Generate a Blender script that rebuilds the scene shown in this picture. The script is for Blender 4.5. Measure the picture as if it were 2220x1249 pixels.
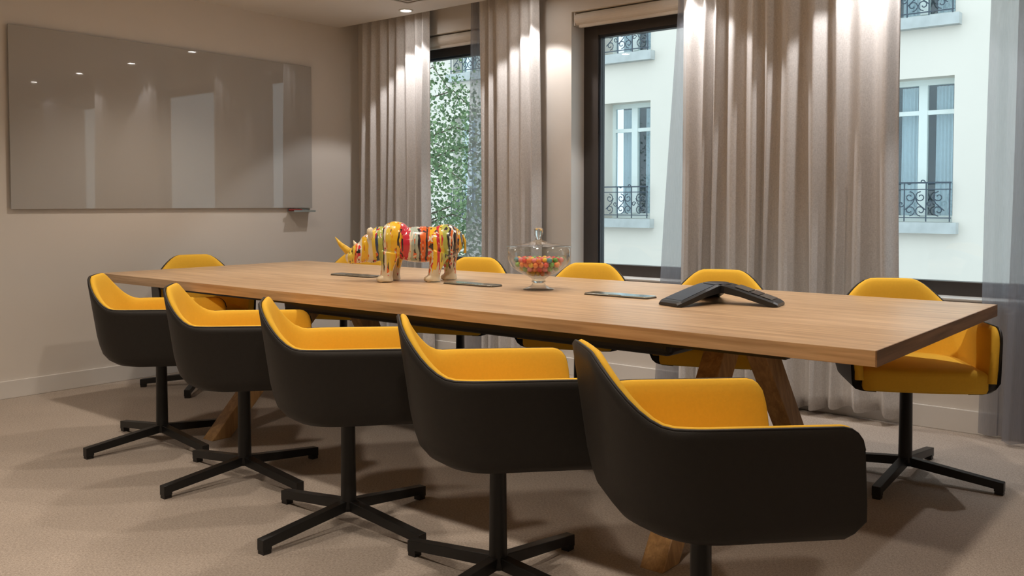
import bpy, bmesh, math, random
from mathutils import Vector, Matrix
from math import sin, cos, pi, radians, sqrt

for o in list(bpy.data.objects):
    bpy.data.objects.remove(o)
S = bpy.context.scene
COL = S.collection

# ------------------------------------------------------------------ camera
F_PX, YAW, CY, EYE, PITCH = 1973.78, 0.687796, 510.15, 1.15, radians(2.0)
cd = bpy.data.cameras.new('camera')
cam = bpy.data.objects.new('camera', cd)
COL.objects.link(cam)
cam.location = (0, 0, EYE)
cam.rotation_euler = (pi / 2 - PITCH, 0, YAW)
cd.sensor_fit = 'HORIZONTAL'
cd.sensor_width = 36.0
cd.lens = 36.0 * F_PX / 2220
cd.shift_y = (CY - 624.5) / 2220
cd.clip_start = 0.05
S.camera = cam

# ------------------------------------------------------------------ world / exposure
S.view_settings.view_transform = 'Standard'
S.view_settings.look = 'None'
S.view_settings.gamma = 1.0
S.view_settings.use_curve_mapping = False
S.view_settings.exposure = 0.0
w = bpy.data.worlds.new('overcast_sky')
S.world = w
w.use_nodes = True
bg = w.node_tree.nodes['Background']
bg.inputs[0].default_value = (0.82, 0.93, 1.0, 1)
bg.inputs[1].default_value = 1.9
WHITE_LAMP, WARM_LAMP = (1.0, 0.955, 0.93), (1.0, 0.85, 0.70)

# ------------------------------------------------------------------ materials
MATS = {}
def new_mat(name):
    m = bpy.data.materials.new(name)
    m.use_nodes = True
    MATS[name] = m
    nt = m.node_tree
    return m, nt, nt.nodes['Principled BSDF']
def lk(nt, a, b): nt.links.new(a, b)
def node(nt, t, **kw):
    n = nt.nodes.new(t)
    for k, v in kw.items(): setattr(n, k, v)
    return n
def mat(name, color, rough=0.5, metal=0.0, noise=0.0, nscale=30, bump=0.0, bscale=200, stretch=(1, 1, 1), spec=0.5, coat=0.0):
    m, nt, b = new_mat(name)
    b.inputs['Base Color'].default_value = (*color, 1)
    b.inputs['Roughness'].default_value = rough
    b.inputs['Metallic'].default_value = metal
    b.inputs['Specular IOR Level'].default_value = spec
    b.inputs['Coat Weight'].default_value = coat
    tc = node(nt, 'ShaderNodeTexCoord')
    mp = node(nt, 'ShaderNodeMapping')
    mp.inputs['Scale'].default_value = stretch
    lk(nt, tc.outputs['Object'], mp.inputs['Vector'])
    n = node(nt, 'ShaderNodeTexNoise')
    n.inputs['Scale'].default_value = nscale
    n.inputs['Detail'].default_value = 4
    lk(nt, mp.outputs[0], n.inputs['Vector'])
    r = node(nt, 'ShaderNodeMix', data_type='RGBA')
    lk(nt, n.outputs['Fac'], r.inputs['Factor'])
    r.inputs[6].default_value = (*[max(0, c * (1 - noise)) for c in color], 1)
    r.inputs[7].default_value = (*[min(1, c * (1 + noise)) for c in color], 1)
    lk(nt, r.outputs[2], b.inputs['Base Color'])
    if bump:
        n2 = node(nt, 'ShaderNodeTexNoise')
        n2.inputs['Scale'].default_value = bscale
        lk(nt, mp.outputs[0], n2.inputs['Vector'])
        bp = node(nt, 'ShaderNodeBump')
        bp.inputs['Strength'].default_value = bump
        bp.inputs['Distance'].default_value = 0.002
        lk(nt, n2.outputs['Fac'], bp.inputs['Height'])
        lk(nt, bp.outputs[0], b.inputs['Normal'])
    return m

mat('wall_paint', (0.74, 0.70, 0.65), 0.8, noise=0.02, nscale=4, bump=0.05, bscale=150)
mat('ceiling_paint', (0.76, 0.74, 0.71), 0.85, noise=0.015, nscale=3)
mat('white_trim', (0.76, 0.74, 0.71), 0.45, noise=0.01)
mat('frame_dark', (0.060, 0.050, 0.045), 0.4, noise=0.1)
mat('frame_gasket', (0.02, 0.03, 0.045), 0.4)
mat('black_leather', (0.020, 0.017, 0.014), 0.52, noise=0.15, nscale=60, bump=0.15, bscale=350, spec=0.35)
mat('black_metal', (0.014, 0.014, 0.014), 0.42, noise=0.1, spec=0.4)
mat('black_piping', (0.012, 0.010, 0.010), 0.5)
mat('yellow_fabric', (0.90, 0.535, 0.052), 0.8, noise=0.05, nscale=120, bump=0.25, bscale=900, spec=0.2)
mat('blind_cream', (0.72, 0.66, 0.58), 0.6, noise=0.03)
mat('tray_metal', (0.42, 0.48, 0.48), 0.35, metal=0.4)
mat('marker_red', (0.25, 0.03, 0.02), 0.4)
mat('marker_white', (0.7, 0.7, 0.7), 0.4)
mat('phone_black', (0.016, 0.018, 0.022), 0.35, noise=0.1, nscale=80)
mat('phone_grille', (0.03, 0.045, 0.07), 0.55, noise=0.25, nscale=400, bump=0.4, bscale=600)
mat('phone_screen', (0.03, 0.03, 0.035), 0.08)
mat('phone_key', (0.10, 0.095, 0.09), 0.3)
mat('flap_steel', (0.42, 0.47, 0.47), 0.18, metal=0.9, noise=0.08, nscale=40)
mat('flap_edge', (0.04, 0.035, 0.03), 0.4)
mat('lamp_trim', (0.8, 0.8, 0.78), 0.4)
mat('grille_metal', (0.55, 0.52, 0.48), 0.5)
mat('grille_dark', (0.06, 0.05, 0.045), 0.7)
mat('facade_render', (0.80, 0.755, 0.68), 0.9, noise=0.05, nscale=0.8)
mat('facade_stone', (0.52, 0.56, 0.56), 0.9, noise=0.28, nscale=5)
mat('facade_sash', (0.78, 0.86, 0.84), 0.5, noise=0.02)
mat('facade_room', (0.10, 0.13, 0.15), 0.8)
mat('facade_drape', (0.80, 0.84, 0.84), 0.9, noise=0.1)
mat('iron', (0.05, 0.075, 0.105), 0.5)
mat('asphalt', (0.12, 0.12, 0.12), 0.9, noise=0.2)
mat('bark', (0.10, 0.075, 0.05), 0.9, noise=0.3, nscale=12, bump=0.6, bscale=30)
mat('horn_yellow', (0.80, 0.50, 0.05), 0.3, noise=0.3, nscale=60)
mat('rhino_cream', (0.78, 0.70, 0.52), 0.3, noise=0.25, nscale=50)
mat('rhino_eye', (0.01, 0.01, 0.01), 0.1)

def carpet():
    m, nt, b = new_mat('carpet')
    b.inputs['Roughness'].default_value = 0.95
    b.inputs['Specular IOR Level'].default_value = 0.1
    tc = node(nt, 'ShaderNodeTexCoord')
    def nz(scale, st):
        mp = node(nt, 'ShaderNodeMapping'); mp.inputs['Scale'].default_value = st
        lk(nt, tc.outputs['Object'], mp.inputs['Vector'])
        n = node(nt, 'ShaderNodeTexNoise'); n.inputs['Scale'].default_value = scale; n.inputs['Detail'].default_value = 3
        lk(nt, mp.outputs[0], n.inputs['Vector'])
        return n.outputs['Fac']
    a = nz(95, (1, 3.0, 1)); c = nz(95, (3.0, 1, 1)); d = nz(5, (1, 1, 1))
    ad = node(nt, 'ShaderNodeMath', operation='ADD'); lk(nt, a, ad.inputs[0]); lk(nt, c, ad.inputs[1])
    mu = node(nt, 'ShaderNodeMath', operation='MULTIPLY'); lk(nt, ad.outputs[0], mu.inputs[0]); mu.inputs[1].default_value = 0.5
    cr = node(nt, 'ShaderNodeValToRGB')
    cr.color_ramp.elements[0].position = 0.36; cr.color_ramp.elements[0].color = (0.36, 0.305, 0.26, 1)
    cr.color_ramp.elements[1].position = 0.64; cr.color_ramp.elements[1].color = (0.60, 0.525, 0.455, 1)
    lk(nt, mu.outputs[0], cr.inputs[0])
    mx = node(nt, 'ShaderNodeMix', data_type='RGBA', blend_type='MULTIPLY'); mx.inputs['Factor'].default_value = 0.15
    lk(nt, cr.outputs[0], mx.inputs[6]); lk(nt, d, mx.inputs[7])
    lk(nt, mx.outputs[2], b.inputs['Base Color'])
    bp = node(nt, 'ShaderNodeBump'); bp.inputs['Strength'].default_value = 0.35; bp.inputs['Distance'].default_value = 0.003
    lk(nt, mu.outputs[0], bp.inputs['Height']); lk(nt, bp.outputs[0], b.inputs['Normal'])
carpet()

def oak(name, axis, c0, c1, rough=0.36):
    m, nt, b = new_mat(name)
    b.inputs['Roughness'].default_value = rough
    tc = node(nt, 'ShaderNodeTexCoord')
    mp = node(nt, 'ShaderNodeMapping')
    st = [9, 9, 9]; st[axis] = 0.45
    mp.inputs['Scale'].default_value = st
    lk(nt, tc.outputs['Object'], mp.inputs['Vector'])
    n = node(nt, 'ShaderNodeTexNoise'); n.inputs['Scale'].default_value = 5; n.inputs['Detail'].default_value = 8; n.inputs['Distortion'].default_value = 0.6
    lk(nt, mp.outputs[0], n.inputs['Vector'])
    mp2 = node(nt, 'ShaderNodeMapping'); st2 = [60, 60, 60]; st2[axis] = 1.6
    mp2.inputs['Scale'].default_value = st2
    lk(nt, tc.outputs['Object'], mp2.inputs['Vector'])
    n2 = node(nt, 'ShaderNodeTexNoise'); n2.inputs['Scale'].default_value = 3; n2.inputs['Detail'].default_value = 3
    lk(nt, mp2.outputs[0], n2.inputs['Vector'])
    ad = node(nt, 'ShaderNodeMath', operation='MULTIPLY_ADD')
    lk(nt, n2.outputs['Fac'], ad.inputs[0]); ad.inputs[1].default_value = 0.35; lk(nt, n.outputs['Fac'], ad.inputs[2])
    cr = node(nt, 'ShaderNodeValToRGB')
    cr.color_ramp.elements[0].position = 0.48; cr.color_ramp.elements[0].color = (*c0, 1)
    cr.color_ramp.elements[1].position = 0.86; cr.color_ramp.elements[1].color = (*c1, 1)
    lk(nt, ad.outputs[0], cr.inputs[0])
    lk(nt, cr.outputs[0], b.inputs['Base Color'])
    bp = node(nt, 'ShaderNodeBump'); bp.inputs['Strength'].default_value = 0.12; bp.inputs['Distance'].default_value = 0.001
    lk(nt, n2.outputs['Fac'], bp.inputs['Height']); lk(nt, bp.outputs[0], b.inputs['Normal'])
oak('oak_top', 0, (0.45, 0.285, 0.155), (0.70, 0.49, 0.295))
oak('oak_end', 1, (0.20, 0.11, 0.055), (0.36, 0.20, 0.10), 0.5)
oak('oak_leg', 2, (0.36, 0.20, 0.075), (0.58, 0.34, 0.14), 0.45)

def fabric(name, c0, c1, rough, sheen, bump=0.35):
    m, nt, b = new_mat(name)
    b.inputs['Roughness'].default_value = rough
    b.inputs['Sheen Weight'].default_value = sheen
    b.inputs['Specular IOR Level'].default_value = 0.45
    tc = node(nt, 'ShaderNodeTexCoord')
    def nz(scale, st):
        mp = node(nt, 'ShaderNodeMapping'); mp.inputs['Scale'].default_value = st
        lk(nt, tc.outputs['Object'], mp.inputs['Vector'])
        n = node(nt, 'ShaderNodeTexNoise'); n.inputs['Scale'].default_value = scale; n.inputs['Detail'].default_value = 4
        lk(nt, mp.outputs[0], n.inputs['Vector'])
        return n.outputs['Fac']
    a = nz(90, (1, 1, 4)); c = nz(90, (4, 4, 0.7))
    ad = node(nt, 'ShaderNodeMath', operation='ADD'); lk(nt, a, ad.inputs[0]); lk(nt, c, ad.inputs[1])
    mu = node(nt, 'ShaderNodeMath', operation='MULTIPLY'); lk(nt, ad.outputs[0], mu.inputs[0]); mu.inputs[1].default_value = 0.5
    cr = node(nt, 'ShaderNodeValToRGB')
    cr.color_ramp.elements[0].position = 0.35; cr.color_ramp.elements[0].color = (*c0, 1)
    cr.color_ramp.elements[1].position = 0.65; cr.color_ramp.elements[1].color = (*c1, 1)
    lk(nt, mu.outputs[0], cr.inputs[0]); lk(nt, cr.outputs[0], b.inputs['Base Color'])
    bp = node(nt, 'ShaderNodeBump'); bp.inputs['Strength'].default_value = bump; bp.inputs['Distance'].default_value = 0.003
    lk(nt, mu.outputs[0], bp.inputs['Height']); lk(nt, bp.outputs[0], b.inputs['Normal'])
fabric('drape', (0.535, 0.515, 0.50), (0.73, 0.705, 0.69), 0.5, 0.3, 0.2)

def sheer(name, color, through):
    m, nt, b = new_mat(name)
    nt.nodes.remove(b)
    out = nt.nodes['Material Output']
    tr = node(nt, 'ShaderNodeBsdfTransparent')
    df = node(nt, 'ShaderNodeBsdfDiffuse'); df.inputs[0].default_value = (*color, 1)
    tl = node(nt, 'ShaderNodeBsdfTranslucent'); tl.inputs[0].default_value = (*color, 1)
    m1 = node(nt, 'ShaderNodeMixShader'); m1.inputs[0].default_value = 0.55
    lk(nt, df.outputs[0], m1.inputs[1]); lk(nt, tl.outputs[0], m1.inputs[2])
    tc = node(nt, 'ShaderNodeTexCoord')
    n = node(nt, 'ShaderNodeTexNoise'); n.inputs['Scale'].default_value = 40
    mp = node(nt, 'ShaderNodeMapping'); mp.inputs['Scale'].default_value = (6, 6, 0.4)
    lk(nt, tc.outputs['Object'], mp.inputs[0]); lk(nt, mp.outputs[0], n.inputs['Vector'])
    mr = node(nt, 'ShaderNodeMapRange'); lk(nt, n.outputs['Fac'], mr.inputs[0])
    mr.inputs[3].default_value = through - 0.08; mr.inputs[4].default_value = through + 0.08
    m2 = node(nt, 'ShaderNodeMixShader'); lk(nt, mr.outputs[0], m2.inputs[0])
    lk(nt, m1.outputs[0], m2.inputs[1]); lk(nt, tr.outputs[0], m2.inputs[2])
    lk(nt, m2.outputs[0], out.inputs[0])
sheer('sheer_voile', (0.40, 0.41, 0.46), 0.36)

def thin_glass(name, tint, ior, boost=1.0, base=0.0):
    m, nt, b = new_mat(name)
    nt.nodes.remove(b)
    out = nt.nodes['Material Output']
    tr = node(nt, 'ShaderNodeBsdfTransparent'); tr.inputs[0].default_value = (*tint, 1)
    gl = node(nt, 'ShaderNodeBsdfGlossy'); gl.inputs['Roughness'].default_value = 0.02
    fr = node(nt, 'ShaderNodeLayerWeight'); fr.inputs['Blend'].default_value = 0.5
    pw = node(nt, 'ShaderNodeMath', operation='POWER'); lk(nt, fr.outputs['Facing'], pw.inputs[0]); pw.inputs[1].default_value = ior
    ma = node(nt, 'ShaderNodeMath', operation='MULTIPLY_ADD', use_clamp=True)
    lk(nt, pw.outputs[0], ma.inputs[0]); ma.inputs[1].default_value = boost; ma.inputs[2].default_value = base
    mx = node(nt, 'ShaderNodeMixShader'); lk(nt, ma.outputs[0], mx.inputs[0])
    lk(nt, tr.outputs[0], mx.inputs[1]); lk(nt, gl.outputs[0], mx.inputs[2])
    lk(nt, mx.outputs[0], out.inputs[0])
thin_glass('window_glass', (0.95, 0.98, 0.98), 4.0, 0.8, 0.03)
thin_glass('jar_glass', (0.955, 0.975, 0.98), 2.6, 0.75, 0.05)
thin_glass('far_glass', (0.86, 0.92, 0.95), 3.0, 0.8, 0.05)

def solid_glass():
    m, nt, b = new_mat('solid_glass')
    b.inputs['Base Color'].default_value = (0.93, 0.97, 0.98, 1)
    b.inputs['Roughness'].default_value = 0.02
    b.inputs['IOR'].default_value = 1.48
    b.inputs['Transmission Weight'].default_value = 1.0
solid_glass()

def board_glass():
    m, nt, b = new_mat('board_glass')
    b.inputs['Base Color'].default_value = (0.44, 0.43, 0.41, 1)
    b.inputs['Roughness'].default_value = 0.02
    b.inputs['Specular IOR Level'].default_value = 0.45
board_glass()

def emit(name, color, strength):
    m, nt, b = new_mat(name)
    b.inputs['Base Color'].default_value = (*color, 1)
    b.inputs['Emission Color'].default_value = (*color, 1)
    b.inputs['Emission Strength'].default_value = strength
emit('lamp_glow', (1.0, 0.95, 0.90), 60)

CANDY = {'red': (0.72, 0.03, 0.03), 'orange': (0.85, 0.20, 0.02), 'yellow': (0.88, 0.58, 0.03), 'green': (0.10, 0.38, 0.05),
         'pink': (0.82, 0.22, 0.24), 'teal': (0.03, 0.28, 0.36)}
for k, c in CANDY.items(): mat('candy_' + k, c, 0.25, coat=0.3)
for i, c in enumerate([(0.10, 0.18, 0.08), (0.15, 0.25, 0.11), (0.22, 0.33, 0.15)]): mat('leaf_%d' % i, c, 0.6, noise=0.2)

def rhino_paint():
    m, nt, b = new_mat('rhino_paint')
    b.inputs['Roughness'].default_value = 0.22
    b.inputs['Coat Weight'].default_value = 0.5
    tc = node(nt, 'ShaderNodeTexCoord')
    sx = node(nt, 'ShaderNodeSeparateXYZ'); lk(nt, tc.outputs['Object'], sx.inputs[0])
    n = node(nt, 'ShaderNodeTexNoise'); n.inputs['Scale'].default_value = 9; n.inputs['Detail'].default_value = 3
    mp = node(nt, 'ShaderNodeMapping'); mp.inputs['Scale'].default_value = (1.5, 1.5, 0.8)
    lk(nt, tc.outputs['Object'], mp.inputs[0]); lk(nt, mp.outputs[0], n.inputs['Vector'])
    # band position: along the body with a little wander
    ma = node(nt, 'ShaderNodeMath', operation='MULTIPLY_ADD'); lk(nt, n.outputs['Fac'], ma.inputs[0]); ma.inputs[1].default_value = 0.05
    lk(nt, sx.outputs['X'], ma.inputs[2])
    mr = node(nt, 'ShaderNodeMapRange'); lk(nt, ma.outputs[0], mr.inputs[0])
    mr.inputs[1].default_value = -0.225; mr.inputs[2].default_value = 0.425
    cr = node(nt, 'ShaderNodeValToRGB'); cr.color_ramp.interpolation = 'CONSTANT'
    Y = (0.85, 0.52, 0.03); Y2 = (0.80, 0.60, 0.08); W = (0.78, 0.72, 0.58); R = (0.62, 0.03, 0.06); O = (0.75, 0.15, 0.03)
    K = (0.03, 0.025, 0.03); T = (0.42, 0.52, 0.46); B = (0.04, 0.07, 0.16); G = (0.45, 0.50, 0.12); BR = (0.36, 0.18, 0.06)
    stops = [(0, BR), (.03, K), (.045, Y), (.075, BR), (.095, K), (.12, W), (.14, K), (.155, G), (.19, Y2), (.215, R), (.245, Y), (.30, O), (.315, K),
             (.33, O), (.37, K), (.383, T), (.45, W), (.468, R), (.52, Y), (.60, Y2), (.635, W), (.655, K), (.663, G), (.70, B), (.72, Y2), (.76, W), (.80, Y), (.84, W), (.88, O), (.90, Y2), (.95, W)]
    els = cr.color_ramp.elements
    els[0].position = 0; els[0].color = (*stops[0][1], 1)
    els[1].position = stops[1][0]; els[1].color = (*stops[1][1], 1)
    for p_, c_ in stops[2:]:
        if len(els) >= 32: break
        e = els.new(p_); e.color = (*c_, 1)
    lk(nt, mr.outputs[0], cr.inputs[0])
    # thin vertical drips over the bands
    mp2 = node(nt, 'ShaderNodeMapping'); mp2.inputs['Scale'].default_value = (75, 40, 3.5)
    lk(nt, tc.outputs['Object'], mp2.inputs[0])
    n2 = node(nt, 'ShaderNodeTexNoise'); n2.inputs['Scale'].default_value = 1.0; n2.inputs['Detail'].default_value = 1
    lk(nt, mp2.outputs[0], n2.inputs['Vector'])
    c2 = node(nt, 'ShaderNodeValToRGB'); c2.color_ramp.interpolation = 'CONSTANT'
    c2.color_ramp.elements[0].position = 0; c2.color_ramp.elements[0].color = (0, 0, 0, 1)
    c2.color_ramp.elements[1].position = 0.59; c2.color_ramp.elements[1].color = (1, 1, 1, 1)
    lk(nt, n2.outputs['Fac'], c2.inputs[0])
    n3 = node(nt, 'ShaderNodeTexNoise'); n3.inputs['Scale'].default_value = 14
    lk(nt, tc.outputs['Object'], n3.inputs['Vector'])
    c3 = node(nt, 'ShaderNodeValToRGB'); c3.color_ramp.interpolation = 'CONSTANT'
    for i_, (p_, c_) in enumerate([(0, K), (.44, O), (.5, W), (.56, R), (.62, K)]):
        if i_ < 2: e = c3.color_ramp.elements[i_]; e.position = p_
        else: e = c3.color_ramp.elements.new(p_)
        e.color = (*c_, 1)
    lk(nt, n3.outputs['Fac'], c3.inputs[0])
    mx = node(nt, 'ShaderNodeMix', data_type='RGBA'); lk(nt, c2.outputs[0], mx.inputs['Factor'])
    lk(nt, cr.outputs[0], mx.inputs[6]); lk(nt, c3.outputs[0], mx.inputs[7])
    # bare cream plaster showing on the lower legs
    mz = node(nt, 'ShaderNodeMath', operation='MULTIPLY_ADD'); lk(nt, n2.outputs['Fac'], mz.inputs[0]); mz.inputs[1].default_value = 0.16
    lk(nt, sx.outputs['Z'], mz.inputs[2])
    gt = node(nt, 'ShaderNodeMath', operation='LESS_THAN'); lk(nt, mz.outputs[0], gt.inputs[0]); gt.inputs[1].default_value = 0.140
    mx2 = node(nt, 'ShaderNodeMix', data_type='RGBA'); lk(nt, gt.outputs[0], mx2.inputs['Factor'])
    lk(nt, mx.outputs[2], mx2.inputs[6]); mx2.inputs[7].default_value = (0.72, 0.62, 0.44, 1)
    lk(nt, mx2.outputs[2], b.inputs['Base Color'])
rhino_paint()

# ------------------------------------------------------------------ helpers
def link(o, parent=None):
    COL.objects.link(o)
    if parent: o.parent = parent
    return o
def obj(name, bm, m, parent=None, smooth=False, loc=(0, 0, 0), rz=0.0, bevel=0.0, segs=2):
    bmesh.ops.recalc_face_normals(bm, faces=bm.faces[:])
    me = bpy.data.meshes.new(name)
    bm.to_mesh(me); bm.free()
    for mm in (m if isinstance(m, (list, tuple)) else [m]): me.materials.append(MATS[mm])
    if smooth:
        for f in me.polygons: f.use_smooth = True
    o = bpy.data.objects.new(name, me)
    link(o, parent)
    o.location = loc; o.rotation_euler = (0, 0, rz)
    if bevel:
        md = o.modifiers.new('bevel', 'BEVEL'); md.width = bevel; md.segments = segs; md.limit_method = 'ANGLE'
    return o
def empty(name, loc=(0, 0, 0), rz=0):
    o = bpy.data.objects.new(name, None); link(o)
    o.location = loc; o.rotation_euler = (0, 0, rz); o.empty_display_size = 0.1
    return o
def tag(o, label, cat, group=None):
    o['label'] = label; o['category'] = cat
    if group: o['group'] = group
    return o
def struct(o):
    o['kind'] = 'structure'; return o
def box(bm, x0, x1, y0, y1, z0, z1):
    v = [bm.verts.new((x, y, z)) for z in (z0, z1) for (x, y) in ((x0, y0), (x1, y0), (x1, y1), (x0, y1))]
    for f in ((3, 2, 1, 0), (4, 5, 6, 7), (0, 1, 5, 4), (1, 2, 6, 5), (2, 3, 7, 6), (3, 0, 4, 7)): bm.faces.new([v[i] for i in f])
    return v
def bxm(*a):
    bm = bmesh.new(); box(bm, *a); return bm
def lathe(bm, prof, n=32, c=(0, 0, 0), cap0=True, cap1=True):
    rings = []
    for r, z in prof:
        rings.append([bm.verts.new((c[0] + r * cos(2 * pi * i / n), c[1] + r * sin(2 * pi * i / n), c[2] + z)) for i in range(n)])
    for a, b in zip(rings, rings[1:]):
        for i in range(n): bm.faces.new((a[i], a[(i + 1) % n], b[(i + 1) % n], b[i]))
    if cap0: bm.faces.new(rings[0][::-1])
    if cap1: bm.faces.new(rings[-1])
def tube(bm, pts, r, n=8):
    pts = [Vector(p) for p in pts]
    rr = r if isinstance(r, (list, tuple)) else [r] * len(pts)
    rings = []; up = Vector((0.31, 0.17, 0.93))
    for i, p in enumerate(pts):
        t = (pts[min(i + 1, len(pts) - 1)] - pts[max(i - 1, 0)]).normalized()
        a = t.cross(up)
        if a.length < 1e-3: a = t.cross(Vector((1, 0, 0)))
        a.normalize(); b = t.cross(a)
        rings.append([bm.verts.new(p + rr[i] * (cos(2 * pi * k / n) * a + sin(2 * pi * k / n) * b)) for k in range(n)])
    for a, b in zip(rings, rings[1:]):
        for k in range(n): bm.faces.new((a[k], a[(k + 1) % n], b[(k + 1) % n], b[k]))
    bm.faces.new(rings[0][::-1]); bm.faces.new(rings[-1])
def prism(bm, poly, thick, frame):
    """poly: 2D points; frame(u,v,w) -> 3D; extruded from w=0 to w=thick"""
    a = [bm.verts.new(frame(u, v, 0)) for u, v in poly]; b = [bm.verts.new(frame(u, v, thick)) for u, v in poly]
    n = len(poly)
    bm.faces.new(a[::-1]); bm.faces.new(b)
    for i in range(n): bm.faces.new((a[i], a[(i + 1) % n], b[(i + 1) % n], b[i]))
def copy_tree(o, parent=None):
    c = o.copy(); COL.objects.link(c); c.parent = parent
    for ch in o.children: copy_tree(ch, c)
    return c

# ------------------------------------------------------------------ room shell
XE, YW, ZC = -5.687, 4.955, 2.545      # whiteboard wall, window wall, ceiling
XR, YF = 1.6, -1.6                     # the two walls behind the camera
YEDGE, ZSLOT = 4.76, 2.78              # curtain slot along the windows
ZSILL, ZHEAD = 0.66, 2.42
YOUT = 5.24
WIN = [(-5.32, -4.08), (-3.56, -2.30), (-1.78, -0.35)]

struct(obj('floor', bxm(XE - .2, XR + .2, YF - .2, YW, -.2, 0), 'carpet'))
ce = bmesh.new()
box(ce, XE - .2, XR + .2, YF - .2, YEDGE, ZC, ZC + .3)
box(ce, XE - .2, XR + .2, YEDGE, YOUT, ZSLOT, ZC + .3)
struct(obj('ceiling', ce, 'ceiling_paint'))
struct(obj('wall_end', bxm(XE - .2, XE, YF, YW, 0, ZSLOT), 'wall_paint'))
struct(obj('wall_right', bxm(XR, XR + .2, YF, YW, 0, ZSLOT), 'wall_paint'))
struct(obj('wall_front', bxm(XE - .2, XR + .2, YF - .2, YF, 0, ZSLOT), 'wall_paint'))
wb = bmesh.new()
edges = [XE - .2] + [e for a in WIN for e in a] + [XR + .2]
for i in range(0, len(edges), 2): box(wb, edges[i], edges[i + 1], YW, YOUT, ZSILL, ZHEAD)
box(wb, XE - .2, XR + .2, YW, YOUT, -.2, ZSILL)
box(wb, XE - .2, XR + .2, YW, YOUT, ZHEAD, ZSLOT)
struct(obj('wall_window', wb, 'wall_paint'))
struct(obj('baseboard_end', bxm(XE, XE + .014, YF, YW - .014, 0, .105), 'white_trim', bevel=.003))
struct(obj('baseboard_window', bxm(XE, XR, YW - .016, YW, 0, .115), 'white_trim', bevel=.003))

YG = 5.10   # window frame face
for i, (a, b) in enumerate(WIN):
    wn = struct(empty('window_%d' % (i + 1), ((a + b) / 2, YG, ZSILL)))
    cx = (a + b) / 2
    fw = .115
    def fr(name, x0, x1, y0, y1, z0, z1, m='frame_dark', bev=.003):
        o = obj(name, bxm(x0 - cx, x1 - cx, y0 - YG, y1 - YG, z0 - ZSILL, z1 - ZSILL), m, wn, bevel=bev)
        return o
    zt = 2.33
    fr('frame_jamb', a, a + fw, YG, YG + .07, ZSILL, ZHEAD)
    fr('frame_jamb', b - fw, b, YG, YG + .07, ZSILL, ZHEAD)
    fr('frame_rail', a + fw, b - fw, YG, YG + .07, ZSILL + .005, ZSILL + .085)
    fr('frame_rail', a + fw, b - fw, YG, YG + .07, zt - .055, ZHEAD)
    fr('gasket', a + fw, a + fw + .014, YG + .012, YG + .06, ZSILL + .085, zt - .055, 'frame_gasket', 0)
    fr('gasket', b - fw - .014, b - fw, YG + .012, YG + .06, ZSILL + .085, zt - .055, 'frame_gasket', 0)
    fr('gasket', a + fw + .014, b - fw - .014, YG + .012, YG + .06, zt - .072, zt - .055, 'frame_gasket', 0)
    fr('window_pane', a + fw + .014, b - fw - .014, YG + .03, YG + .036, ZSILL + .085, zt - .072, 'window_glass', 0)
    fr('sill_board', a + .003, b - .003, YW - .012, YG, ZSILL - .0, ZSILL + .012, 'white_trim')
    # roller blind rolled up under the window head
    bl = empty('roller_blind', (cx, YW + .05, zt))
    L = (b - a) / 2 - .012
    bm = bmesh.new()
    tube(bm, [(-L, 0, .045), (L, 0, .045)], .04, 20)
    obj('fabric_roll', bm, 'blind_cream', bl, smooth=False)
    obj('hem_bar', bxm(-L + .02, L - .02, -.012, .012, -.012, .012), 'blind_cream', bl, bevel=.004)
    for s in (-1, 1):
        obj('bracket', bxm(s * L - .003, s * L + .003, -.035, .035, .0, .088), 'white_trim', bl)
    tag(bl, 'rolled-up cream roller blind at the top of the %s' % ['window with the tree outside', 'window between the two heavy drapes', 'window next to the grey voile'][i], 'blind', 'roller blinds rolled up in the windows')

# recessed downlights
LX = [-4.80, -3.72, -2.62, -1.52, -0.42]
def downlight(x, y, label, power, color, group, spot=100, blend=.35, size=.03):
    t = empty('downlight', (x, y, ZC))
    bm = bmesh.new(); lathe(bm, [(.036, -.002), (.038, -.006), (.050, -.006), (.054, 0), (.036, 0)], 28, cap0=False, cap1=False)
    obj('trim_ring', bm, 'lamp_trim', t, smooth=True)
    bm = bmesh.new(); lathe(bm, [(.036, 0), (.036, -.003)], 28)
    obj('lens', bm, 'lamp_glow', t)
    ld = bpy.data.lights.new('downlight_beam', 'SPOT')
    ld.energy = power; ld.color = color; ld.spot_size = radians(spot); ld.spot_blend = blend; ld.shadow_soft_size = size
    lo = bpy.data.objects.new('downlight_beam', ld); link(lo, t); lo.location = (0, 0, -.012)
    tag(t, label, 'downlight', group)
ordn = ['first', 'second', 'third', 'fourth', 'fifth']
PA, PB, PC = 37, 62, 96
for i, x in enumerate(LX):
    downlight(x, 4.635, 'recessed round downlight in front of the drapes, %s from the whiteboard wall' % ordn[i], PA, WHITE_LAMP, 'downlights along the windows', 94, .22)
for i, x in enumerate([-4.6, -3.4, -2.2, -1.0]):
    downlight(x, 3.0, 'recessed round downlight above the table, %s from the whiteboard wall' % ordn[i], PB, WARM_LAMP, 'downlights above the table', 120, .6, .06)
for i, x in enumerate([-4.2, -2.6, -1.0]):
    downlight(x, 0.9, 'recessed round downlight above the open carpet, %s from the whiteboard wall' % ordn[i], PC, WARM_LAMP, 'downlights above the open carpet', 130, .7, .10)

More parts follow.
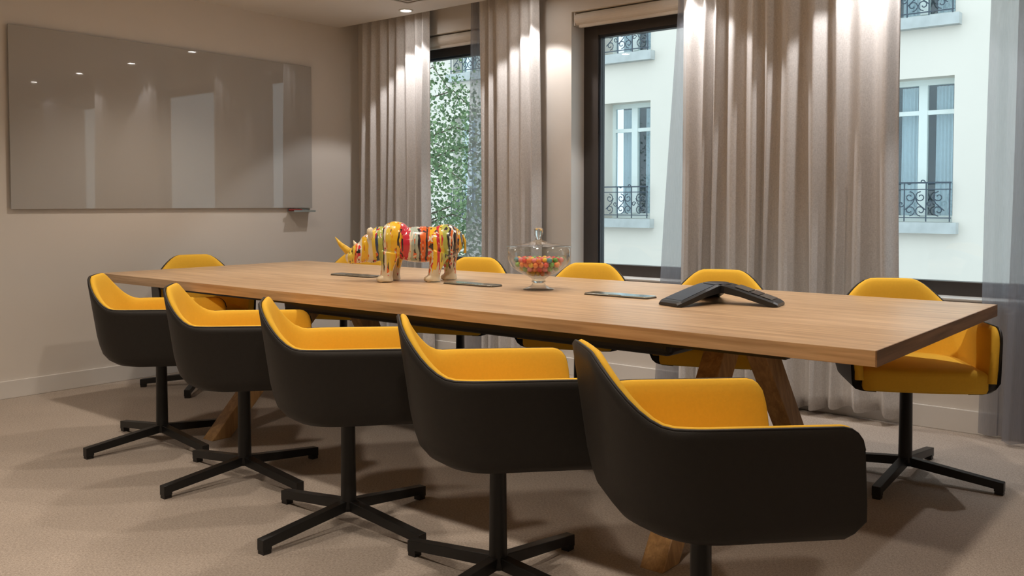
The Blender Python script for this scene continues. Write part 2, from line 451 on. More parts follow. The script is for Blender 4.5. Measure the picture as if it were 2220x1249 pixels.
# square ceiling air diffuser
t = empty('ceiling_diffuser', (-4.42, 4.28, ZC))
for k, s in enumerate((.20, .155, .11, .065)):
    bm = bmesh.new()
    for (x0, x1, y0, y1) in ((-s, s, -s, -s + .022), (-s, s, s - .022, s), (-s, -s + .022, -s + .022, s - .022), (s - .022, s, -s + .022, s - .022)):
        box(bm, x0, x1, y0, y1, -.008, -.002)
    obj('louvre_ring', bm, 'grille_metal', t)
obj('backing', bxm(-.2, .2, -.2, .2, -.002, 0), 'grille_dark', t)
tag(t, 'square louvred air diffuser in the ceiling', 'air vent')

# ------------------------------------------------------------------ whiteboard, tray and marker
t = empty('glass_whiteboard', (XE + .001, 3.363, 1.116))
obj('glass_panel', bxm(.014, .022, -1.099, 1.098, 0, 1.082), 'board_glass', t, bevel=.002)
for (y, z) in ((-1.02, .08), (-1.02, 1.0), (1.02, .08), (1.02, 1.0)):
    obj('wall_spacer', bxm(0, .014, y - .02, y + .02, z - .02, z + .02), 'tray_metal', t)
tag(t, 'wide frameless grey glass whiteboard hung on the end wall', 'whiteboard')
t = empty('pen_tray', (XE, 4.33, 1.085))
obj('shelf', bxm(0, .085, -.085, .115, 0, .006), 'tray_metal', t, bevel=.001)
obj('lip', bxm(.081, .085, -.085, .115, .006, .014), 'tray_metal', t)
obj('back_plate', bxm(0, .004, -.085, .115, .006, .024), 'tray_metal', t)
tag(t, 'small pale metal pen tray under the corner of the whiteboard', 'tray')
bm = bmesh.new(); lathe(bm, [(.006, -.06), (.0085, -.055), (.0085, .02)], 14); 
bm2 = bmesh.new(); lathe(bm2, [(.0095, .02), (.0095, .055), (.007, .06)], 14)
t = empty('whiteboard_marker', (XE + .045, 4.285, 1.1005))
a_ = obj('barrel', bm, 'marker_red', t, smooth=False); b_ = obj('cap', bm2, 'marker_red', t)
for q in (a_, b_): q.rotation_euler = (pi / 2, 0, 0)
tag(t, 'dark red marker lying on the pen tray under the whiteboard', 'marker')

# ------------------------------------------------------------------ curtains
def curtain(name, x0t, x1t, x0b, x1b, yc, amp, nf, seed, m, label, cat, group, ztop=2.74, zbot=.015, flow=0.0, hem=0.0, thick=.004):
    rnd = random.Random(seed)
    nu, nv = nf * 14, 34
    ph = [rnd.uniform(-.25, .25) for _ in range(nf + 1)]
    am = [rnd.uniform(.65, 1.15) for _ in range(nf + 1)]
    # uneven fold widths
    wd = [rnd.uniform(.65, 1.4) for _ in range(nf)]
    tot = sum(wd); cum = [0]
    for q in wd: cum.append(cum[-1] + q / tot)
    bm = bmesh.new(); g = []
    for j in range(nv + 1):
        v = j / nv; z = ztop + (zbot - ztop) * v
        row = []
        for i in range(nu + 1):
            u = i / nu
            k = min(int(u * nf), nf - 1); f = u * nf - k
            uu = cum[k] + (cum[k + 1] - cum[k]) * f
            s = .5 - .5 * cos(2 * pi * f)
            shp = s ** .8
            a = amp * (am[k] * (1 - f) + am[k + 1] * f) * (.55 + .55 * v)
            sway = .010 * sin(2.3 * v * 2 + k * 1.7 + seed) * v
            x = (x0t + (x0b - x0t) * v) + ((x1t + (x1b - x1t) * v) - (x0t + (x0b - x0t) * v)) * uu
            x += sway + .35 * a * sin(2 * pi * f) * (.3 + .7 * v) * (1 if k % 2 else .4)
            y = yc + a * (1 - 2 * shp) + .006 * sin(5 * v + k * 2.1) + ph[k] * .02
            zz = z + (hem * v ** 8) * (sin(2 * pi * u * 1.7 + seed) * .5 + .5 + .3 * sin(2 * pi * f))
            row.append(bm.verts.new((x - (x0t + x1t) / 2, y - yc, zz)))
        g.append(row)
    for j in range(nv):
        for i in range(nu): bm.faces.new((g[j][i], g[j][i + 1], g[j + 1][i + 1], g[j + 1][i]))
    t = empty(name, ((x0t + x1t) / 2, yc, 0))
    o = obj('cloth', bm, m, t, smooth=True)
    if thick:
        md = o.modifiers.new('thickness', 'SOLIDIFY'); md.thickness = thick
    obj('heading_tape', bxm(-(x1t - x0t) / 2, (x1t - x0t) / 2, -.012, .012, ztop - .003, ztop + .035), 'drape' if m == 'drape' else 'sheer_voile', t)
    tag(t, label, cat, group)
    return t
curtain('drape', -5.53, -4.80, -5.56, -4.78, 4.845, .040, 8, 3, 'drape', 'heavy beige drape in the corner next to the whiteboard wall', 'curtain', 'heavy beige drapes')
curtain('drape', -4.30, -3.76, -4.27, -3.745, 4.845, .036, 6, 11, 'drape', 'narrow heavy taupe drape between the tree window and the bare wall strip', 'curtain', 'heavy beige drapes')
curtain('drape', -2.67, -1.435, -2.70, -1.425, 4.835, .045, 11, 5, 'drape', 'wide heavy beige drape with shiny hem between the two facade windows', 'curtain', 'heavy beige drapes', zbot=.02, hem=.045)
curtain('voile', -4.42, -4.27, -4.50, -4.22, 4.915, .014, 3, 8, 'sheer_voile', 'thin blue-grey voile peeking out beside the narrow taupe drape', 'curtain', 'sheer voiles', thick=0)
curtain('voile', -2.72, -2.55, -2.90, -2.55, 4.915, .014, 3, 9, 'sheer_voile', 'thin blue-grey voile peeking out beside the wide beige drape', 'curtain', 'sheer voiles', thick=0)
curtain('voile', -1.02, -.30, -1.065, -.30, 4.905, .018, 8, 10, 'sheer_voile', 'pale grey voile hanging close to the glass of the last window', 'curtain', 'sheer voiles', thick=0)
curtain('voile', -.885, -.25, -.925, -.25, 4.80, .022, 6, 12, 'sheer_voile', 'outer grey voile layered in front of the pale voile of the last window', 'curtain', 'sheer voiles', thick=0)
for y in (4.845, 4.91):
    bm = bxm(XE + .02, XR - .02, -.008, .008, 0, .006)
    t = obj('curtain_track', bm, 'white_trim', None, loc=(0, y, ZSLOT - .006))
    tag(t, 'white curtain track in the ceiling slot, %s' % ('the one carrying the heavy drapes' if y < 4.9 else 'the one carrying the voiles'), 'track')

# ------------------------------------------------------------------ table
TX0, TX1, TY0, TY1, TZ = -5.215, -.805, 2.560, 4.045, .745
TC = ((TX0 + TX1) / 2, (TY0 + TY1) / 2)
tb = empty('conference_table', (TC[0], TC[1], 0))
hx, hy = (TX1 - TX0) / 2, (TY1 - TY0) / 2
obj('tabletop', bxm(-hx, hx - .004, -hy, hy, TZ - .046, TZ), 'oak_top', tb, bevel=.0015)
obj('edge_band', bxm(hx - .004, hx, -hy, hy, TZ - .046, TZ), 'oak_end', tb)
def trestle(xt, xf):
    for s in (-1, 1):
        bm = bmesh.new()
        T = Vector((xt - TC[0], s * .085, TZ - .0465)); Ft = Vector((xf - TC[0], s * (.80 if s < 0 else .42), 0))
        v = [bm.verts.new((c.x + a_ * wx, c.y + b_ * wy, c.z)) for c, wx, wy in ((Ft, .042, .052), (T, .042, .072)) for a_, b_ in ((-1, -1), (1, -1), (1, 1), (-1, 1))]
        for f in ((3, 2, 1, 0), (4, 5, 6, 7), (0, 1, 5, 4), (1, 2, 6, 5), (2, 3, 7, 6), (3, 0, 4, 7)): bm.faces.new([v[i] for i in f])
        obj('leg', bm, 'oak_leg', tb, bevel=.003)
trestle(-3.98, -3.93); trestle(-1.56, -1.45)
bm = bmesh.new(); box(bm, -3.90 - TC[0], -1.625 - TC[0], -.43, .43, .595, TZ - .047)
obj('cable_tray', bm, 'black_metal', tb, bevel=.03, segs=4)
for y in (-.52, .52):
    obj('steel_rail', bxm(-4.9 - TC[0], -1.15 - TC[0], y - .02, y + .02, TZ - .09, TZ - .047), 'black_metal', tb)
tag(tb, 'long rectangular oak conference table on slanted wooden trestles', 'table')

# ------------------------------------------------------------------ chairs
def plan(h, ins=0.0):
    """U outline (arm tip, round the back, to the other tip) at relative height h, inset ins"""
    Wd = .273 + .019 * h - ins
    Yb = -(.250 + .050 * h) + ins
    Yt = .280 - .026 * h
    if h < .06: Yt -= .045 - sqrt(max(0, .045 ** 2 - (min(.06 - h, .125) * .36) ** 2))
    R = .20 - ins * .8
    pts = []
    n = 13
    for i in range(n + 1): pts.append((-Wd, Yt + (Yb + R - Yt) * (i / n) ** 1.7))
    for i in range(1, 13):
        a = pi + (pi / 2) * i / 12
        pts.append((-Wd + R + R * cos(a), Yb + R + R * sin(a)))
    m_ = 6
    for i in range(1, m_): pts.append((-Wd + R + (2 * Wd - 2 * R) * i / m_, Yb))
    for i in range(0, 13):
        a = 3 * pi / 2 + (pi / 2) * i / 12
        pts.append((Wd - R + R * cos(a), Yb + R + R * sin(a)))
    for i in range(1, n + 1): pts.append((Wd, Yb + R + (Yt - Yb - R) * (1 - (1 - i / n) ** 1.7)))
    return pts
NP = len(plan(0))
def arc_pos():
    p = plan(.7); L = [0]
    for a, b in zip(p, p[1:]): L.append(L[-1] + math.dist(a, b))
    return [abs(2 * l / L[-1] - 1) for l in L]   # 0 at back centre, 1 at tips
AP = arc_pos()
def ss(a, b, x):
    x = max(0.0, min(1.0, (x - a) / (b - a))); return x * x * (3 - 2 * x)
def ztop(i):
    s = AP[i]
    z = .664 + .008 * (1 - s) + .138 * (1 - ss(.10, .43, s))
    e = (1 - s) * .80           # metres from the tip
    if e < .05: z -= .05 - sqrt(max(0, .05 ** 2 - (.05 - e) ** 2))
    return z
ZB = .40
def hh(z): return (z - .45) / .36
def shell_grid(bm, ins_outer, prof):
    """prof(i) -> list of (inset, z) for outline index i"""
    g = []
    for i in range(NP):
        row = []
        for ins, z in prof(i):
            x, y = plan(hh(z), ins)[i]
            row.append(bm.verts.new((x, y, z)))
        g.append(row)
    for a, b in zip(g, g[1:]):
        for k in range(len(a) - 1): bm.faces.new((a[k], b[k], b[k + 1], a[k + 1]))
    return g
def make_chair():
    root = empty('tub_chair')
    # outer leather shell
    bm = bmesh.new()
    def po(i):
        zt = ztop(i); back = 1 - ss(.15, .55, AP[i])
        L = [(.10 + .05 * back, .403), (.050 + .045 * back, .405), (.020 + .038 * back, .413), (.006 + .024 * back, .430), (.011 * back, .458), (.004 * back, .495)]
        for k in range(1, 8): L.append((0, .50 + (zt - .50) * k / 7))
        L += [(.005, zt + .002), (.010, zt)]
        L += [(.010, .51), (.012 + .012 * back, .49)]
        return L
    g = shell_grid(bm, 0, po)
    for row in (g[0], g[-1]):
        try: bm.faces.new(row)
        except Exception: pass
    sh = obj('outer_shell', bm, 'black_leather', root, smooth=True)
    # stitched piping along the rim
    bm = bmesh.new(); pts = []
    for i in range(NP):
        z = ztop(i); x, y = plan(hh(z), .006)[i]; pts.append((x, y, z + .002))
    tube(bm, pts, .0042, 6)
    obj('piping', bm, 'black_piping', sh, smooth=True)
    # upholstered inside
    bm = bmesh.new()
    def pi_(i):
        zt = ztop(i)
        bk = 1 - ss(.15, .55, AP[i])
        return [(.014 + .030 * bk, .455), (.012, .515), (.011, zt - .004), (.014, zt + .004), (.021, zt + .007), (.029, zt + .003), (.035, zt - .009), (.039, zt - .03), (.042, zt - .06 if zt > .56 else .5), (.044, .52), (.046, .500), (.046 + .030 * bk, .455)]
    g = shell_grid(bm, 0, pi_)
    for row in (g[0], g[-1]): bm.faces.new(row)
    obj('inner_lining', bm, 'yellow_fabric', root, smooth=True)
    # seat cushion
    def outline(ins):
        p = plan(0, .043 + ins)
        out = [(x, min(y, .275 - ins)) for x, y in p]
        xr = out[-1][0]
        front = [(xr * (1 - 2 * k / 8), .275 - ins + .018 * (1 - (1 - 2 * k / 8) ** 2)) for k in range(1, 8)]
        return out + front
    bm = bmesh.new(); rings = []
    for ins, z, bk in ((.016, .411, 1), (.005, .416, .85), (0, .430, .55), (0, .475, .1), (.003, .490, 0), (.014, .499, 0), (.06, .505, 0), (.12, .509, 0)):
        rings.append([bm.verts.new((x * (1 - .12 * bk * ss(.05, -.15, y)), y * (1 - .30 * bk * ss(.0, -.2, y)), z)) for x, y in outline(ins)])
    n = len(rings[0])
    for a, b in zip(rings, rings[1:]):
        for k in range(n): bm.faces.new((a[k], a[(k + 1) % n], b[(k + 1) % n], b[k]))
    c0 = bm.verts.new((0, .02, .511)); c1 = bm.verts.new((0, .02, .411))
    for k in range(n):
        bm.faces.new((rings[-1][k], rings[-1][(k + 1) % n], c0)); bm.faces.new((rings[0][(k + 1) % n], rings[0][k], c1))
    obj('seat_cushion', bm, 'yellow_fabric', root, smooth=True)
    # dished black pan under the seat
    def outline2(f):
        p = plan(0, .006); out = [(x, min(y, .285)) for x, y in p]
        xr = out[-1][0]
        out += [(xr * (1 - 2 * k / 8), .285 + .016 * (1 - (1 - 2 * k / 8) ** 2)) for k in range(1, 8)]
        return [(x * f, .02 + (y - .02) * f) for x, y in out]
    bm = bmesh.new(); rings = []
    for f, z in ((.84, .418), (.84, .409), (.78, .404), (.6, .399), (.2, .396)):
        rings.append([bm.verts.new((x * (1 - .15 * ss(.05, -.15, y)), y * (1 - .42 * ss(.02, -.2, y)), z)) for x, y in outline2(f)])
    for a, b in zip(rings, rings[1:]):
        for k in range(n): bm.faces.new((a[k], a[(k + 1) % n], b[(k + 1) % n], b[k]))
    bm.faces.new(rings[0]); bm.faces.new(rings[-1])
    obj('seat_pan', bm, 'black_leather', root, smooth=True)
    bm = bmesh.new(); lathe(bm, [(.036, .055), (.030, .075), (.0275, .10), (.025, .372), (.045, .387), (.045, .393)], 24)
    obj('column', bm, 'black_metal', root, smooth=True)
    for k in range(4):
        bm = bmesh.new()
        prism(bm, [(.0, .055), (.34, .022), (.34, 0.012), (.375, .012), (.375, .050), (.0, .092)], .034, lambda u, v, w_: (u, w_ - .017, v))
        lg = obj('leg', bm, 'black_metal', root, rz=k * pi / 2, bevel=.002)
        obj('glide', bxm(.342, .373, -.015, .015, 0, .012), 'black_piping', lg)
    return root
SWIVEL = ('outer_shell', 'inner_lining', 'seat_cushion', 'seat_pan')
proto = make_chair()
used = [False]
def place_chair(x, y, face, base, label, group):
    """face: heading of the seat in degrees (0 = +X, 90 = towards the windows); base: turn of the cross foot"""
    c = copy_tree(proto) if used[0] else proto
    used[0] = True
    c.location = (x, y, 0); c.rotation_euler = (0, 0, radians(base))
    for ch in c.children:
        if ch.name.split('.')[0] in SWIVEL: ch.rotation_euler = (0, 0, radians(face - 90 - base))
    tag(c, label, 'chair', group)
G1, G2 = 'tub chairs along the open side of the table', 'tub chairs along the window side of the table'
near = [(-4.06, 2.29, 50), (-3.28, 2.22, 50), (-2.505, 2.125, 50), (-1.755, 2.07, 48), (-1.035, 1.985, 47)]
for i, (x, y, f) in enumerate(near):
    place_chair(x, y, f, 0, 'black and yellow tub chair on the open carpet side, %s from the whiteboard wall' % ordn[i], G1)
far = [(-4.72, 3.97, -68), (-3.66, 3.97, -70), (-2.80, 3.97, -68), (-2.0, 3.97, -68), (-1.13, 3.978, -60)]
for i, (x, y, f) in enumerate(far):
    place_chair(x, y, f, 0, 'black and yellow tub chair on the window side, %s from the whiteboard wall' % ordn[i], G2)
place_chair(-5.135, 3.17, -22, 45, 'black and yellow tub chair at the head of the table, backing onto the whiteboard wall', 'tub chair at the table head')

# ------------------------------------------------------------------ cable flaps in the table
for i, x in enumerate((-3.90, -3.02, -2.155)):
    t = empty('cable_flap', (x, 3.365, TZ))
    def rr(hx_, hy_, r, n=5):
        out = []
        for (sx, sy, a0) in ((1, 1, 0), (-1, 1, 90), (-1, -1, 180), (1, -1, 270)):
            for k in range(n + 1):
                a = radians(a0 + 90 * k / n); out.append((sx * (hx_ - r) + r * cos(a), sy * (hy_ - r) + r * sin(a)))
        return out
    bm = bmesh.new(); prism(bm, rr(.165, .048, .02), .004, lambda u, v, w_: (u, v, w_))
    obj('surround', bm, 'flap_edge', t)
    bm = bmesh.new(); prism(bm, rr(.163, .046, .018), .005, lambda u, v, w_: (u, v, w_ + .004))
    obj('lid', bm, 'flap_steel', t, bevel=.001)
    obj('finger_notch', bxm(-.03, .03, -.045, -.037, .009, .0098), 'flap_edge', t)
    tag(t, 'low steel cable flap in the tabletop, %s' % ['in front of the rhinoceros head', 'between the rhinoceros and the candy bowl', 'between the candy bowl and the conference phone'][i], 'cable flap', 'cable flaps along the table')

# ------------------------------------------------------------------ conference phone
ph = empty('conference_phone', (-1.705, 3.395, TZ), YAW)
ph.scale = (1.13, 1.13, 1.0)
def arm(ang):
    # cross-section polygons swept from hub to foot
    bm = bmesh.new(); rows = []
    for s, zt, zb_, wd in ((0.0, .082, .045, .040), (.04, .080, .045, .050), (.10, .062, .034, .055), (.17, .038, .012, .058), (.215, .022, 0, .058), (.228, .014, .002, .050)):
        rows.append([bm.verts.new((s, -wd, zb_)), bm.verts.new((s, wd, zb_)), bm.verts.new((s, wd, zt - .006)), bm.verts.new((s, wd - .008, zt)), bm.verts.new((s, -wd + .008, zt)), bm.verts.new((s, -wd, zt - .006))])
    for a, b in zip(rows, rows[1:]):
        for k in range(6): bm.faces.new((a[k], a[(k + 1) % 6], b[(k + 1) % 6], b[k]))
    bm.faces.new(rows[0]); bm.faces.new(rows[-1])
    a = obj('arm', bm, 'phone_black', ph, rz=ang)
    bm = bmesh.new(); rows = []
    for s, z, wd in ((.05, .0785, .040), (.10, .0635, .044), (.17, .0395, .046), (.205, .0265, .046)):
        rows.append([bm.verts.new((s, -wd, z)), bm.verts.new((s, wd, z)), bm.verts.new((s, wd, z - .002)), bm.verts.new((s, -wd, z - .002))])
    for p_, q_ in zip(rows, rows[1:]):
        for k in range(4): bm.faces.new((p_[k], p_[(k + 1) % 4], q_[(k + 1) % 4], q_[k]))
    bm.faces.new(rows[0]); bm.faces.new(rows[-1])
    return a, bm
for k, ang in enumerate((radians(-30), radians(210), radians(90))):
    a, bm = arm(ang)
    if k == 0:
        bm.free()
        for nm, s0, s1, mm in (('key_panel', .075, .125, 'phone_key'), ('key_panel', .165, .205, 'phone_key'), ('screen', .13, .16, 'phone_screen')):
            b2 = bmesh.new(); z = lambda s: .0635 + (.0265 - .0635) * (s - .10) / .105 + .0025
            v = [b2.verts.new((s, y, z(s) + dz)) for dz in (-.002, 0) for s, y in ((s0, -.042), (s1, -.042), (s1, .042), (s0, .042))]
            for f in ((3, 2, 1, 0), (4, 5, 6, 7), (0, 1, 5, 4), (1, 2, 6, 5), (2, 3, 7, 6), (3, 0, 4, 7)): b2.faces.new([v[i] for i in f])
            obj(nm, b2, mm, a)
    else: obj('speaker_grille', bm, 'phone_grille', a)
bm = bmesh.new(); lathe(bm, [(.045, .045), (.052, .07), (.050, .081), (.035, .085)], 24)
obj('hub', bm, 'phone_black', ph)
tag(ph, 'black three-armed conference phone standing on the oak table', 'conference phone')

# ------------------------------------------------------------------ candy bowl
BX, BY = -2.615, 3.38
t = empty('candy_bowl', (BX, BY, TZ))
bm = bmesh.new()
outer = [(.072, .0), (.074, .004), (.055, .010), (.034, .020), (.030, .032), (.036, .040), (.030, .048), (.036, .056), (.060, .068), (.100, .088), (.131, .112), (.143, .138), (.147, .165), (.148, .196)]
inner = [(.1445, .196), (.1435, .165), (.1395, .139), (.128, .115), (.098, .092), (.060, .073), (.030, .063), (.004, .061)]
lathe(bm, outer + inner, 48, cap0=True, cap1=True)
obj('bowl', bm, 'jar_glass', t, smooth=True)
bm = bmesh.new()
lathe(bm, [(.152, .198), (.153, .203), (.148, .206), (.110, .212), (.06, .220), (.028, .229), (.016, .235)], 48, cap0=False)
lid = obj('lid', bm, 'jar_glass', t, smooth=True)
bm = bmesh.new(); lathe(bm, [(.015, .2355), (.013, .246), (.020, .256), (.021, .285), (.017, .291)], 32)
obj('knob', bm, 'solid_glass', lid, smooth=True)
bm = bmesh.new(); lathe(bm, [(.023, .0325), (.0315, .040), (.023, .048), (.026, .055)], 32)
obj('stem_ring', bm, 'solid_glass', t, smooth=True)
tag(t, 'footed clear glass candy bowl with a knobbed lid on the oak table', 'bowl')
rnd = random.Random(4)
R_IN = lambda z: next((a[0] + (b[0] - a[0]) * (z - a[1]) / (b[1] - a[1]) for a, b in zip(inner[::-1], inner[-2::-1]) if a[1] <= z <= b[1]), .14)
cr_ = .0128
spots = []
for k, z in enumerate((.079, .0998, .1206, .1414)):
    rmax = R_IN(z - .004) - cr_ - .003
    if k == 3: rmax = .112
    sp = 2 * cr_ + .0008
    ox, oy = (0, 0) if k % 2 == 0 else (sp / 2, sp * .2887)
    for i in range(-8, 9):
        for j in range(-8, 9):
            x = ox + sp * (i + .5 * (j % 2)); y = oy + sp * .866 * j
            if x * x + y * y > rmax * rmax: continue
            if k == 3 and rnd.random() < .22: continue
            spots.append((x, y, z + (rnd.uniform(-.0005, .0005))))
meshes = {}
for cn in CANDY:
    bm = bmesh.new(); bmesh.ops.create_icosphere(bm, subdivisions=2, radius=cr_)
    me = bpy.data.meshes.new('gumball'); bm.to_mesh(me); bm.free(); me.materials.append(MATS['candy_' + cn])
    for f in me.polygons: f.use_smooth = True
    meshes[cn] = me
for x, y, z in spots:
    cn = rnd.choices(list(CANDY), [22, 26, 19, 19, 10, 4])[0]
    o = bpy.data.objects.new('gumball', meshes[cn]); link(o)
    o.location = (BX + x, BY + y, TZ + z)
    tag(o, 'small round %s gumball heaped inside the glass candy bowl' % cn, 'candy', '%s gumballs in the bowl' % cn)

# ------------------------------------------------------------------ painted rhinoceros sculpture (local +X = head)
def ell(bm, c, r, rot=(0, 0, 0), sub=3):
    M = Matrix.Translation(c) @ Matrix.Rotation(rot[2], 4, 'Z') @ Matrix.Rotation(rot[1], 4, 'Y') @ Matrix.Rotation(rot[0], 4, 'X') @ Matrix.Diagonal((*r, 1))
    bmesh.ops.create_icosphere(bm, subdivisions=sub, radius=1, matrix=M)
rh = empty('rhinoceros_sculpture', (-3.385, 3.36, TZ), radians(180 + 43))
bm = bmesh.new()
ell(bm, (-.02, 0, .195), (.200, .098, .092))            # trunk
ell(bm, (.125, 0, .215), (.090, .090, .098))            # shoulders
ell(bm, (.115, 0, .268), (.058, .055, .042))            # hump
ell(bm, (-.135, 0, .208), (.095, .090, .090))           # rump
ell(bm, (-.01, 0, .155), (.15, .085, .058))             # belly
ell(bm, (.195, 0, .195), (.085, .070, .092), (0, .15, 0))   # neck
ell(bm, (.250, 0, .172), (.065, .056, .078), (0, .25, 0))   # jaw
ell(bm, (.300, 0, .150), (.066, .048, .054), (0, .45, 0))   # head
ell(bm, (.345, 0, .128), (.040, .038, .038), (0, .5, 0))    # muzzle
ell(bm, (.352, 0, .112), (.028, .030, .022))
def leg_(x, y, front, dx):
    top = .15
    tube(bm, [(x, y * .85, top), (x + dx * .4, y * .95, .11), (x + dx * .8, y, .065), (x + dx, y, .03), (x + dx, y, .004)],
         [.050 if front else .056, .041, .032, .032, .037], 16)
    for k in (-1, 0, 1): ell(bm, (x + dx + .034 - abs(k) * .009, y + k * .022, .015), (.020, .014, .017), sub=2)
leg_(.125, -.058, True, .012); leg_(.150, .058, True, .018)
leg_(-.150, -.060, False, -.01); leg_(-.105, .060, False, .03)
me = bpy.data.meshes.new('tmp'); bm.to_mesh(me); bm.free()
tmp = bpy.data.objects.new('tmp', me); link(tmp)
md = tmp.modifiers.new('r', 'REMESH'); md.mode = 'VOXEL'; md.voxel_size = 0.0050
md = tmp.modifiers.new('s', 'SMOOTH'); md.iterations = 4; md.factor = .5
dg = bpy.context.evaluated_depsgraph_get()
bme = bpy.data.meshes.new_from_object(tmp.evaluated_get(dg))
bpy.data.objects.remove(tmp)
bme.materials.clear(); bme.materials.append(MATS['rhino_paint'])
for f in bme.polygons: f.use_smooth = True
bme.name = 'body'
link(bpy.data.objects.new('body', bme), rh)
zmin = min(v.co.z for v in bme.vertices)
for v in bme.vertices: v.co.z -= zmin
bm = bmesh.new(); tube(bm, [(.352, 0, .140), (.378, 0, .165), (.408, 0, .193), (.436, 0, .232)], [.026, .019, .012, .001], 14)
obj('horn', bm, 'horn_yellow', rh, smooth=True)['label'] = 'long yellow front horn'
bm = bmesh.new(); tube(bm, [(.322, 0, .172), (.332, 0, .193), (.342, 0, .214)], [.016, .010, .001], 12)
obj('horn', bm, 'rhino_cream', rh, smooth=True)['label'] = 'short cream second horn'
for s in (-1, 1):
    bm = bmesh.new()
    tube(bm, [(.245, s * .040, .215), (.249, s * .047, .235), (.253, s * .052, .255), (.256, s * .053, .272), (.257, s * .052, .280)], [.008, .014, .016, .011, .002], 12)
    obj('ear', bm, 'rhino_cream', rh, smooth=True)
    bm = bmesh.new(); ell(bm, (.318, s * .043, .155), (.006, .004, .006), sub=2)
    obj('eye', bm, 'rhino_eye', rh, smooth=True)
bm = bmesh.new(); tube(bm, [(-.222, 0, .24), (-.236, 0, .21), (-.238, 0, .17), (-.236, 0, .145)], [.010, .007, .006, .008], 10)
obj('tail', bm, 'horn_yellow', rh, smooth=True)
tag(rh, 'rhinoceros sculpture streaked with dripping yellow, red and black paint', 'sculpture')

# ------------------------------------------------------------------ outside: street, facade, tree
YB = 15.0; REC = .30; ZG = -4.2
struct(obj('street_ground', bxm(-40, 20, YOUT + .4, 40, ZG - .3, ZG), 'asphalt'))
fb = empty('apartment_building', (-9, YB, ZG))
OFF = Vector((-9, YB, ZG))
COLS = [-19.6, -16.6, -13.52, -9.46, -6.8, -4.15, -1.3]
HW = .52
FLOORS = [(-2.30, -.06), (0.86, 3.10), (4.02, 6.26), (7.18, 9.4)]
def lb(bm, x0, x1, y0, y1, z0, z1): box(bm, x0 - OFF.x, x1 - OFF.x, y0 - OFF.y, y1 - OFF.y, z0 - OFF.z, z1 - OFF.z)
bm = bmesh.new()
zs = [ZG] + [z for f in FLOORS for z in f] + [10.5]
for k in range(0, len(zs), 2): lb(bm, -30, 8, YB, YB + .45, zs[k], zs[k + 1])
for z0, z1 in FLOORS:
    xs = [-30] + [e for c in COLS for e in (c - HW, c + HW)] + [8]
    for k in range(0, len(xs), 2): lb(bm, xs[k], xs[k + 1], YB, YB + .45, z0, z1)
obj('facade_wall', bm, 'facade_render', fb)
def scroll(bm, c, r0, turns, sgn, start, y):
    pts = []
    for k in range(15):
        a = start + sgn * turns * 2 * pi * k / 14; r = r0 * (1 - .75 * k / 14)
        pts.append((c[0] + r * cos(a), y, c[1] + r * sin(a)))
    tube(bm, pts, .009, 5)
def railing_mesh():
    bm = bmesh.new(); h = .60
    box(bm, -HW, HW, -.012, .012, h - .012, h + .012); box(bm, -HW, HW, -.01, .01, .05, .066); box(bm, -HW, HW, -.01, .01, h - .11, h - .095)
    for x in (-HW + .02, -.16, .16, HW - .02): box(bm, x - .008, x + .008, -.008, .008, .0, h)
    for s in (-1, 1):
        for cx_ in (.08, .34):
            scroll(bm, (s * cx_, .38), .085, 1.2, s, pi / 2, 0)
            scroll(bm, (s * cx_, .17), .085, 1.2, -s, -pi / 2, 0)
            tube(bm, [(s * (cx_ - .085), 0, .38), (s * (cx_ - .04), 0, .28), (s * (cx_ + .085), 0, .17)], .009, 5)
        scroll(bm, (s * .21, .27), .05, 1.1, s, 0, 0)
        scroll(bm, (s * .10, h + .01), .045, .5, s, 0, 0)
    me = bpy.data.meshes.new('railing'); bm.to_mesh(me); bm.free(); me.materials.append(MATS['iron']); return me
RAIL = railing_mesh()
def mesh_of(m, *boxes):
    bm = bmesh.new()
    for b in boxes: box(bm, *b)
    bmesh.ops.recalc_face_normals(bm, faces=bm.faces[:])
    me = bpy.data.meshes.new('piece'); bm.to_mesh(me); bm.free(); me.materials.append(MATS[m]); return me
H = 2.24
ZTR = 1.72          # transom height
M_FR = mesh_of('facade_sash', (-HW, -HW + .07, 0, .07, 0, H), (HW - .07, HW, 0, .07, 0, H), (-HW + .07, HW - .07, 0, .07, H - .09, H), (-HW + .07, HW - .07, 0, .07, 0, .10), (-.065, .065, -.02, .07, .10, H - .09))
M_BAR = mesh_of('facade_sash', (-.195, .195, -.008, .05, -.035, .035))
def pane_mesh(z0, z1): return mesh_of('far_glass', (-.185, .185, .03, .036, z0, z1))
M_P1, M_P2 = pane_mesh(.10, ZTR - .035), pane_mesh(ZTR + .035, H - .09)
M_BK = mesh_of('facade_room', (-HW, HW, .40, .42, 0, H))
def drape_mesh():
    bm = bmesh.new(); a = []
    for k in range(25):
        x = -.13 + .26 * k / 24; y = .16 + .02 * sin(k * 1.25)
        a.append((bm.verts.new((x, y, .05)), bm.verts.new((x * .95, y, H - .1))))
    for p_, q_ in zip(a, a[1:]): bm.faces.new((p_[0], q_[0], q_[1], p_[1]))
    me = bpy.data.meshes.new('drape'); bm.to_mesh(me); bm.free(); me.materials.append(MATS['facade_drape']); return me
M_DR = drape_mesh()
M_SILL = mesh_of('facade_stone', (-HW - .09, HW + .09, -.16, .28, -.17, 0))
def child(name, me, parent, loc):
    o = bpy.data.objects.new(name, me); link(o, parent); o.location = loc; return o
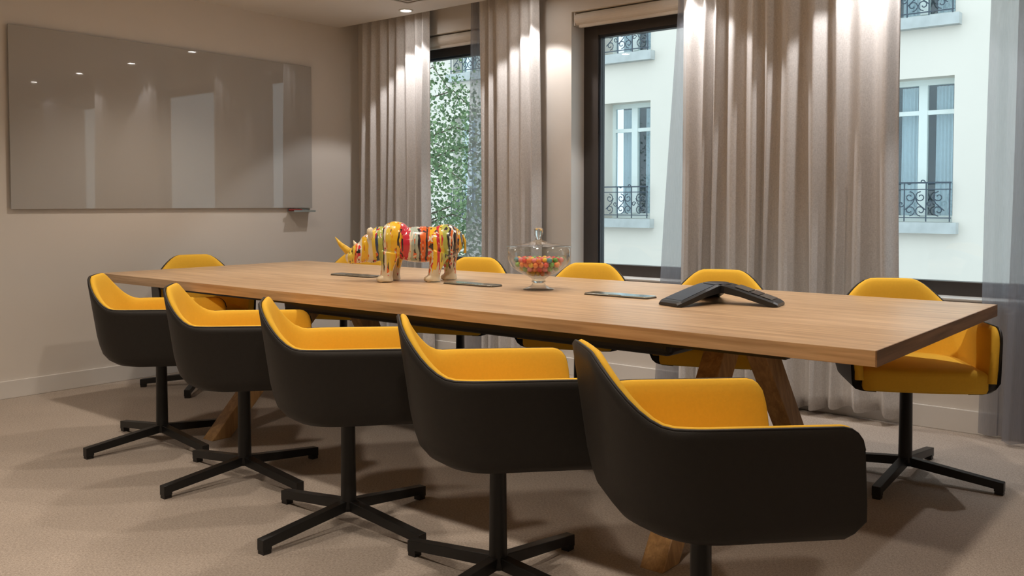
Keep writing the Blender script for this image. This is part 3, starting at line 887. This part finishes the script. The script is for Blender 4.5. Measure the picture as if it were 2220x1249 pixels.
for z0, z1 in FLOORS:
    for c in COLS:
        p0 = (c - OFF.x, REC, z0 - OFF.z)
        wdw = child('window', M_FR, fb, p0)
        for s in (-1, 1):
            xo = s * .26
            child('pane', M_P1, wdw, (xo, 0, 0)); child('pane', M_P2, wdw, (xo, 0, 0))
            child('glazing_bar', M_BAR, wdw, (xo, 0, ZTR)); child('net_curtain', M_DR, wdw, (xo + .02, 0, 0))
        child('dark_room', M_BK, wdw, (0, 0, 0))
        child('stone_sill', M_SILL, fb, (p0[0], 0, p0[2])); child('railing', RAIL, fb, (p0[0], -.08, p0[2] + .01))
tag(fb, 'pale plastered apartment building with iron-railed windows across the street', 'building')

tr = empty('street_tree', (-10.6, 10.0, ZG))
bm = bmesh.new(); tube(bm, [(0, 0, 0), (.05, 0, 2), (-.05, .05, 4), (.1, 0, 6), (.15, 0, 8)], [.16, .13, .11, .08, .03], 12)
obj('trunk', bm, 'bark', tr, smooth=True)
rnd = random.Random(21)
tips = []
for k in range(34):
    z = rnd.uniform(4.2, 7.6); a = rnd.uniform(0, 2 * pi); L = rnd.uniform(.9, 1.75)
    b0 = Vector((.05, 0, z)); b1 = b0 + Vector((cos(a) * L * .6, sin(a) * L * .6, .35)); b2 = b0 + Vector((cos(a) * L, sin(a) * L, .25 - rnd.uniform(0, .5)))
    bm = bmesh.new(); tube(bm, [b0, b1, b2], [.018, .010, .004], 6)
    obj('branch', bm, 'bark', tr, smooth=True)
    tips += [b1, b2, (b1 + b2) / 2, b2 + Vector((0, 0, -.25))]
bm = bmesh.new()
for tp in tips:
    for q in range(95):
        c = tp + Vector((rnd.gauss(0, .20), rnd.gauss(0, .20), rnd.gauss(0, .20)))
        d = Vector((rnd.gauss(0, 1), rnd.gauss(0, 1), rnd.gauss(-.3, .8))).normalized()
        s = d.cross(Vector((rnd.gauss(0, 1), rnd.gauss(0, 1), rnd.gauss(0, 1)))).normalized()
        L = rnd.uniform(.045, .085); wv = L * .42
        nn = d.cross(s) * .006
        v = [bm.verts.new(c), bm.verts.new(c + d * L * .5 + s * wv + nn), bm.verts.new(c + d * L), bm.verts.new(c + d * L * .5 - s * wv + nn)]
        f = bm.faces.new(v); f.material_index = rnd.randint(0, 2)
fo = obj('foliage', bm, ['leaf_0', 'leaf_1', 'leaf_2'], tr)
fo['kind'] = 'stuff'
tag(tr, 'small-leaved green street tree outside the window beside the whiteboard wall', 'tree')
